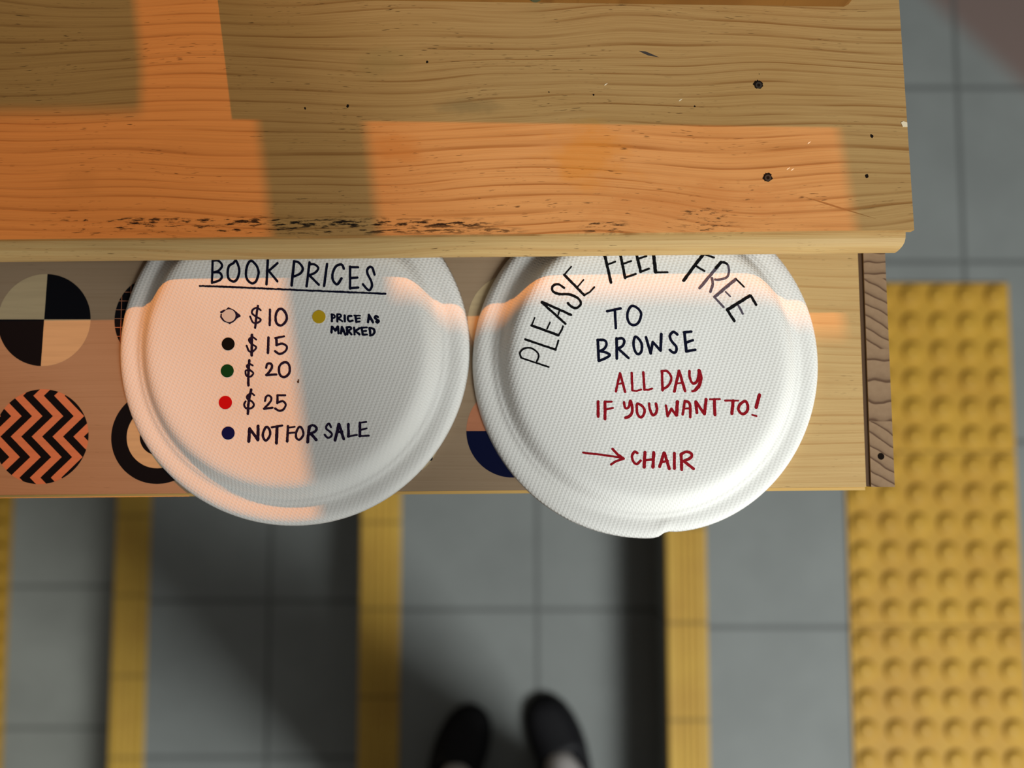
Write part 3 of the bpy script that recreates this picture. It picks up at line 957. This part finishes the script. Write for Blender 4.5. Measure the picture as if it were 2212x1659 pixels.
strokes('invitation_lettering', plate_r, M_INK_BLACK, (1110, 560, 6.636), '''
l 24 105,1415 500,1545
c 24 105,1405 90,1340 150,1280 250,1275 340,1340 355,1400 330,1465
l 30 165,1150 600,1298
l 24 600,1295 640,1165
l 34 255,950 640,1090
l 20 260,940 300,840
l 20 475,1000 520,905
l 24 640,1090 690,1010 705,960
l 34 400,620 740,925
l 34 405,612 820,798
l 22 625,830 660,720
c 34 720,410 640,360 560,385 560,460 660,500 800,505 920,560 960,640 900,700 830,680 775,630
l 36 725,225 1010,515
l 20 730,215 825,105
l 20 910,400 1000,295
l 24 1010,518 1090,470 1155,400
''', 'black curved word PLEASE', 0.12)
strokes('invitation_lettering', plate_r, M_INK_BLACK, (1290, 545, 11.06), '''
l 66 175,40 330,720
l 40 240,300 435,222
l 40 175,40 370,-30
l 64 550,30 670,610
l 40 550,30 740,-40
l 42 600,285 815,208
l 48 670,605 925,518
l 68 935,20 1040,465
l 40 935,20 1130,-60
l 44 985,160 1180,90
l 48 1040,465 1240,392
l 78 1340,-40 1395,470
l 44 1390,480 1685,476
''', 'black curved word FEEL', 0.12)
R3 = (1460, 545, 10.37)
strokes('invitation_lettering', plate_r, M_INK_BLACK, R3, '''
l 68 620,40 480,220 175,630
l 44 620,40 855,118
l 44 460,310 640,420
l 70 1655,975 1155,1290
l 55 1680,975 1800,1175
l 58 1165,1310 1310,1540
l 62 1010,225 900,350
l 36 1355,605 1530,775
c 46 1010,225 1090,225 1145,265
''', 'black letters of the word FREE', 0.12)
strokes('worn_lettering', plate_r, M_INK_GREY, R3, '''
l 62 1015,225 535,800
c 48 1020,222 1150,262 1190,400 1150,550 1000,610 880,612
l 56 810,580 830,720 775,885
l 66 1340,605 870,1000
l 34 1115,885 1220,988
l 48 875,1015 1070,1230
l 46 1405,1200 1500,1375
''', 'faded grey letters of the word FREE', 0.10)
strokes('invitation_lettering', plate_r, M_INK_NAVY, (1280, 640, 9.217), '''
l 48 290,300 560,242
l 50 445,265 465,635
o 48 780,195 710,290 695,420 740,540 830,575 910,530 960,420 960,320 880,225
l 52 105,870 125,1285
c 48 100,870 230,875 280,940 240,1040 130,1100
c 48 130,1092 250,1115 345,1165 270,1230 130,1288
l 52 480,840 485,1240
c 48 480,850 590,840 635,900 590,1000 490,1040
l 50 520,1050 715,1230
o 50 855,805 820,900 825,1020 870,1130 925,1150 975,1090 980,960 930,860
l 52 1065,818 1160,1138
l 50 1160,1138 1200,912
l 50 1200,912 1355,1082
l 55 1370,755 1355,1082
c 50 1690,762 1610,710 1540,790 1580,900 1670,1010 1660,1110 1600,1120 1540,1070
l 54 1830,722 1870,1098
l 48 1820,720 1968,706
l 48 1860,925 2000,876
l 48 1865,1100 2048,1066
''', 'navy words TO BROWSE', 0.06)
strokes('invitation_lettering', plate_r, M_INK_RED, (1280, 780, 11.06), '''
l 55 655,295 560,725
l 55 660,295 780,738
l 38 590,555 740,525
l 55 935,285 955,700
l 42 950,705 1060,715 1165,682
l 56 1215,270 1240,685
l 44 1235,685 1330,690 1425,658
l 58 1660,248 1675,700
c 52 1650,242 1780,240 1870,350 1880,460 1800,600 1680,670
l 65 2066,238 1955,725
l 62 2071,235 2211,715
l 38 2021,535 2161,520
c 58 2316,240 2321,380 2371,510 2431,535 2501,480 2541,300 2541,225
c 80 2546,230 2588,400 2551,580 2461,690
c 48 2491,672 2421,712 2383,720
''', 'red words ALL DAY', 0.10)
strokes('invitation_lettering', plate_r, M_INK_RED, (1280, 780, 11.06), '''
l 65 135,970 135,1325
l 65 300,975 300,1385
l 45 290,975 460,970
l 42 310,1160 490,1120
c 55 755,985 770,1090 810,1135 870,1090 900,950
c 65 910,955 950,1100 940,1240 880,1320 790,1355
o 58 1070,1020 1060,1150 1080,1280 1150,1345 1220,1290 1245,1170 1180,1070
c 60 1355,1020 1370,1150 1440,1290 1520,1240 1540,1130 1515,1020
l 54 1755,1065 1795,1318
l 58 1795,1318 1885,1142
l 58 1885,1142 2000,1298
l 78 2030,975 2010,1288
l 60 2206,955 2156,1275
c 60 2211,955 2301,990 2336,1100 2336,1340
l 40 2191,1140 2331,1130
l 68 2468,975 2496,1235
l 64 2478,975 2671,1265
l 68 2714,915 2676,1265
l 42 2806,915 3046,910
l 68 2911,920 2926,1285
l 42 3166,945 3480,945
l 72 3361,950 3331,1255
o 62 3621,965 3511,1060 3491,1170 3551,1250 3631,1258 3701,1180 3711,1080 3681,985
l 76 3990,810 3911,1105
l 42 3818,1287 3920,1315
''', 'red words IF YOU WANT TO with an exclamation mark', 0.10)
strokes('invitation_lettering', plate_r, M_INK_RED, (1250, 950, 8.193), '''
l 34 80,230 400,265 700,310 800,330
l 44 600,165 690,260 790,330
l 38 575,438 660,382 800,335
c 42 1040,235 990,215 945,290 970,390 1030,430 1100,370
l 54 1175,225 1160,485
l 54 1330,230 1315,485
l 38 1170,365 1330,345
l 50 1510,235 1435,478
l 50 1520,235 1605,515
l 38 1480,395 1580,375
l 50 1695,240 1695,510
l 50 1815,262 1825,528
c 46 1810,260 1900,215 1990,240 2000,300 1930,350 1840,385
l 48 1870,385 2035,515
''', 'red arrow and word CHAIR', 0.10)

# ------------------------------------------------------------------ person (only shoes and insteps reach into view)
M_SKIN = plain('skin', (0.46, 0.29, 0.21), 0.5, 0.3)
M_SHOE = plain('black_shoe', (0.006, 0.006, 0.008), 0.6, 0.25)
M_SOLE = plain('black_sole', (0.01, 0.01, 0.011), 0.8, 0.1)
M_CLOTH = plain('dark_cloth', (0.018, 0.018, 0.022), 0.9, 0.1)
M_SHIRT = plain('dark_shirt', (0.03, 0.03, 0.035), 0.9, 0.1)
M_SOCK = plain('pale_sock', (0.52, 0.49, 0.48), 0.9, 0.1)
M_HAIR = plain('dark_hair', (0.012, 0.009, 0.008), 0.6, 0.3)

fz = Z2
toeR, backR = P(1166, 1510, fz + 0.02), P(1216, 1660, fz + 0.02)
toeL, backL = P(1028, 1532, fz + 0.02), P(990, 1660, fz + 0.02)
def axis(toe, back):
    d = (back - toe); d.z = 0
    return d.normalized()
aR, aL = axis(toeR, backR), axis(toeL, backL)
ankR = Vector((toeR.x, toeR.y, 0)) + aR * 0.195; ankL = Vector((toeL.x, toeL.y, 0)) + aL * 0.195
pelvis = Vector(((ankR.x + ankL.x) / 2 + 0.0, (ankR.y + ankL.y) / 2 - 0.06, fz + 0.90))

def skin_obj(name, verts, edges, mat, parent, root=0, sub=2):
    me = bpy.data.meshes.new(name)
    off = wloc(parent) if parent else Vector((0, 0, 0))
    me.from_pydata([Vector(v[0]) - off for v in verts], edges, [])
    o = bpy.data.objects.new(name, me)
    COL.objects.link(o)
    me.materials.append(mat)
    if parent: o.parent = parent
    md = o.modifiers.new('skin', 'SKIN'); md.use_smooth_shade = True; md.branch_smoothing = 0.4
    for i, v in enumerate(verts):
        r = v[1]
        me.skin_vertices[0].data[i].radius = (r if isinstance(r, tuple) else (r, r))
        me.skin_vertices[0].data[i].use_root = (i == root)
    sb = o.modifiers.new('sub', 'SUBSURF'); sb.levels = sub; sb.render_levels = sub
    return o

class Sk:
    def __init__(s): s.v, s.e = [], []
    def add(s, p, r, par=None):
        s.v.append((Vector(p), r)); i = len(s.v) - 1
        if par is not None: s.e.append((par, i))
        return i
px_, py_, pz_ = pelvis
person = empty('person', (px_, (ankR.y + ankL.y) / 2, fz), 'person standing on a grey step, only black low shoes and pale socks in view', 'person')
b = Sk()
pe = b.add(pelvis, (0.105, 0.085))
sp1 = b.add((px_, py_ + 0.05, pz_ + 0.16), (0.105, 0.080), pe)
sp2 = b.add((px_, py_ + 0.16, pz_ + 0.33), (0.125, 0.090), sp1)
sp3 = b.add((px_, py_ + 0.25, pz_ + 0.45), (0.085, 0.070), sp2)
nk = b.add((px_, py_ + 0.31, pz_ + 0.53), 0.048, sp3)
hd0 = b.add((px_, py_ + 0.36, pz_ + 0.60), (0.066, 0.078), nk)
hd1 = b.add((px_, py_ + 0.385, pz_ + 0.69), (0.076, 0.092), hd0)
hd2 = b.add((px_, py_ + 0.37, pz_ + 0.76), (0.05, 0.06), hd1)
cl, tr, sh = Sk(), Sk(), Sk()
tp = tr.add(pelvis, (0.115, 0.095))
s_pe = sh.add((px_, py_, pz_ + 0.02), (0.118, 0.098))
s_1 = sh.add((px_, py_ + 0.05, pz_ + 0.17), (0.115, 0.092), s_pe)
s_2 = sh.add((px_, py_ + 0.16, pz_ + 0.33), (0.135, 0.102), s_1)
s_3 = sh.add((px_, py_ + 0.235, pz_ + 0.43), (0.10, 0.082), s_2)
hands = []
socks = []
for sgn, toe, ax, ank in ((1, toeR, aR, ankR), (-1, toeL, aL, ankL)):
    hip = b.add((px_ + sgn * 0.085, py_, pz_ - 0.06), 0.082, pe)
    kn_p = Vector((ank.x * 0.6 + (px_ + sgn * 0.085) * 0.4, ank.y + 0.01, fz + 0.46))
    kn = b.add(kn_p, 0.056, hip)
    cf = b.add((ank.x * 0.85 + kn_p.x * 0.15, ank.y - 0.012, fz + 0.33), 0.054, kn)
    an = b.add((ank.x, ank.y, fz + 0.105), 0.036, cf)
    ft = b.add(Vector((toe.x, toe.y, fz + 0.042)) + ax * 0.135, 0.018, an)
    b.add(Vector((toe.x, toe.y, fz + 0.028)) + ax * 0.060, 0.010, ft)
    sk = Sk()
    q0 = sk.add((ank.x, ank.y - 0.002, fz + 0.150), 0.047)
    q1 = sk.add((ank.x, ank.y, fz + 0.095), 0.045, q0)
    q2 = sk.add(Vector((toe.x, toe.y, fz + 0.062)) + ax * 0.150, 0.042, q1)
    q3 = sk.add(Vector((toe.x, toe.y, fz + 0.052)) + ax * 0.122, 0.036, q2)
    sk.add(Vector((toe.x, toe.y, fz + 0.036)) + ax * 0.080, 0.020, q3)
    socks.append(sk)
    h2 = tr.add((px_ + sgn * 0.085, py_, pz_ - 0.06), 0.094, tp)
    k2 = tr.add(kn_p, 0.072, h2)
    tr.add((ank.x, ank.y - 0.004, fz + 0.16), 0.058, k2)
    shd = b.add((px_ + sgn * 0.17, py_ + 0.24, pz_ + 0.43), 0.052, sp3)
    el_p = Vector((px_ + sgn * 0.245, py_ + 0.36, pz_ + 0.28))
    el = b.add(el_p, 0.040, shd)
    wr_p = Vector((sgn * 0.105, -0.175, ZC + 0.035))
    wr = b.add(wr_p, 0.027, el)
    pm_p = Vector((sgn * 0.095, -0.095, ZC + 0.045))
    pm = b.add(pm_p, (0.032, 0.018), wr)
    s4 = sh.add((px_ + sgn * 0.17, py_ + 0.24, pz_ + 0.43), 0.062, s_3)
    sh.add(el_p + Vector((-sgn * 0.02, -0.03, 0.03)), 0.054, s4)
    hands.append((sgn, pm_p, pm))
for sgn, pm_p, pm in hands:
    for k, (dx, ln) in enumerate(((-0.026, 0.058), (-0.009, 0.068), (0.009, 0.070), (0.025, 0.062))):
        f0 = b.add(pm_p + Vector((sgn * -dx, 0.030, 0.004)), 0.0095, pm)
        f1 = b.add(pm_p + Vector((sgn * -dx * 1.05 - sgn * 0.008, 0.030 + ln * 0.55, 0.012)), 0.0088, f0)
        b.add(pm_p + Vector((sgn * -dx * 1.05 - sgn * 0.030, 0.030 + ln * 0.80, 0.020)), 0.0078, f1)
    t0 = b.add(pm_p + Vector((-sgn * 0.032, -0.012, 0.008)), 0.0115, pm)
    b.add(pm_p + Vector((-sgn * 0.050, 0.028, 0.016)), 0.0095, t0)
for sk in socks: skin_obj('sock', sk.v, sk.e, M_SOCK, person)['label'] = 'pale sock'
skin_obj('body', b.v, b.e, M_SKIN, person)
bm = bmesh.new()
prev = None
for (zz, rx, ry, oy) in ((0.165, 0.185, 0.140, -0.015), (0.17, 0.190, 0.145, -0.015), (0.40, 0.170, 0.135, -0.01), (0.65, 0.150, 0.125, 0.0), (0.82, 0.135, 0.112, 0.0), (0.95, 0.120, 0.100, 0.02), (0.955, 0.110, 0.092, 0.02)):
    ring_ = [bm.verts.new((px_ + rx * (1 + 0.05 * math.sin(9 * a)) * math.cos(a), py_ + oy + ry * (1 + 0.05 * math.sin(9 * a)) * math.sin(a), fz + zz)) for a in [2 * math.pi * i / 72 for i in range(72)]]
    if prev:
        for i in range(72): bm.faces.new((prev[i], prev[(i + 1) % 72], ring_[(i + 1) % 72], ring_[i]))
    prev = ring_
obj('shadow_skirt', bm, M_CLOTH, person, smooth=True)  # unseen wide garment added to deepen the shade on the step by the feet
skin_obj('shirt', sh.v, sh.e, M_SHIRT, person)
h = Sk(); h0 = h.add((px_, py_ + 0.345, pz_ + 0.73), (0.088, 0.090)); h.add((px_, py_ + 0.305, pz_ + 0.63), (0.080, 0.066), h0)
skin_obj('hair', h.v, h.e, M_HAIR, person)

def shoe(toe, ax, side):
    """low slip-on: sole, vamp and an open collar around the foot"""
    n = Vector((-ax.y, ax.x, 0)) * side
    secs = [(0.000, 0.004, 0.014, 0), (0.004, 0.016, 0.022, 0), (0.012, 0.027, 0.030, 0), (0.028, 0.037, 0.036, 0), (0.05, 0.043, 0.043, 0), (0.075, 0.0455, 0.052, 0), (0.090, 0.0455, 0.060, 0),
            (0.105, 0.045, 0.052, 1), (0.135, 0.0415, 0.052, 1), (0.17, 0.036, 0.055, 1), (0.21, 0.0345, 0.060, 1), (0.24, 0.029, 0.062, 1), (0.255, 0.018, 0.060, 1), (0.260, 0.004, 0.055, 1)]
    base = Vector((toe.x, toe.y, fz))
    bm = bmesh.new()
    rows = []
    m = 13
    for t, w, hh, op in secs:
        bend = 0.006 * math.sin(math.pi * min(1, t / 0.26))
        row = []
        for i in range(m):
            a = math.pi * i / (m - 1)
            x = -math.cos(a); y = math.sin(a)
            xx = math.copysign(abs(x) ** 0.85, x)
            yy = y ** 0.7
            z = 0.010 + (hh - 0.010) * yy
            if op and 2 < i < m - 3:                    # collar dips into the opening
                z = 0.010 + (hh - 0.010) * (math.sin(math.pi * 2 / (m - 1)) ** 0.7) - 0.012 * (1 if 3 < i < m - 4 else 0)
            row.append(bm.verts.new(base + ax * t + n * (w * xx + bend) + Vector((0, 0, z))))
        rows.append(row)
    for A, B in zip(rows, rows[1:]):
        for i in range(m - 1):
            bm.faces.new((A[i], A[i + 1], B[i + 1], B[i]))
    bm.faces.new(rows[0]); bm.faces.new(rows[-1][::-1])
    for A, B in zip(rows, rows[1:]):
        bm.faces.new((A[0], B[0], B[-1], A[-1]))
    o = obj('shoe', bm, M_SHOE, person, smooth=True)
    md = o.modifiers.new('sub', 'SUBSURF'); md.levels = 1; md.render_levels = 2
    o['label'] = 'black low slip-on shoe'
    bm = bmesh.new()
    L, R_ = [], []
    for t, w, hh, op in secs:
        bend = 0.006 * math.sin(math.pi * min(1, t / 0.26))
        L.append(base + ax * (t * 1.01 - 0.001) + n * (bend - w * 1.04)); R_.append(base + ax * (t * 1.01 - 0.001) + n * (bend + w * 1.04))
    prism(bm, [(q.x, q.y) for q in L + R_[::-1]], fz, fz + 0.012)
    obj('sole', bm, M_SOLE, o, smooth=False)
shoe(toeR, aR, 1)
shoe(toeL, aL, -1)
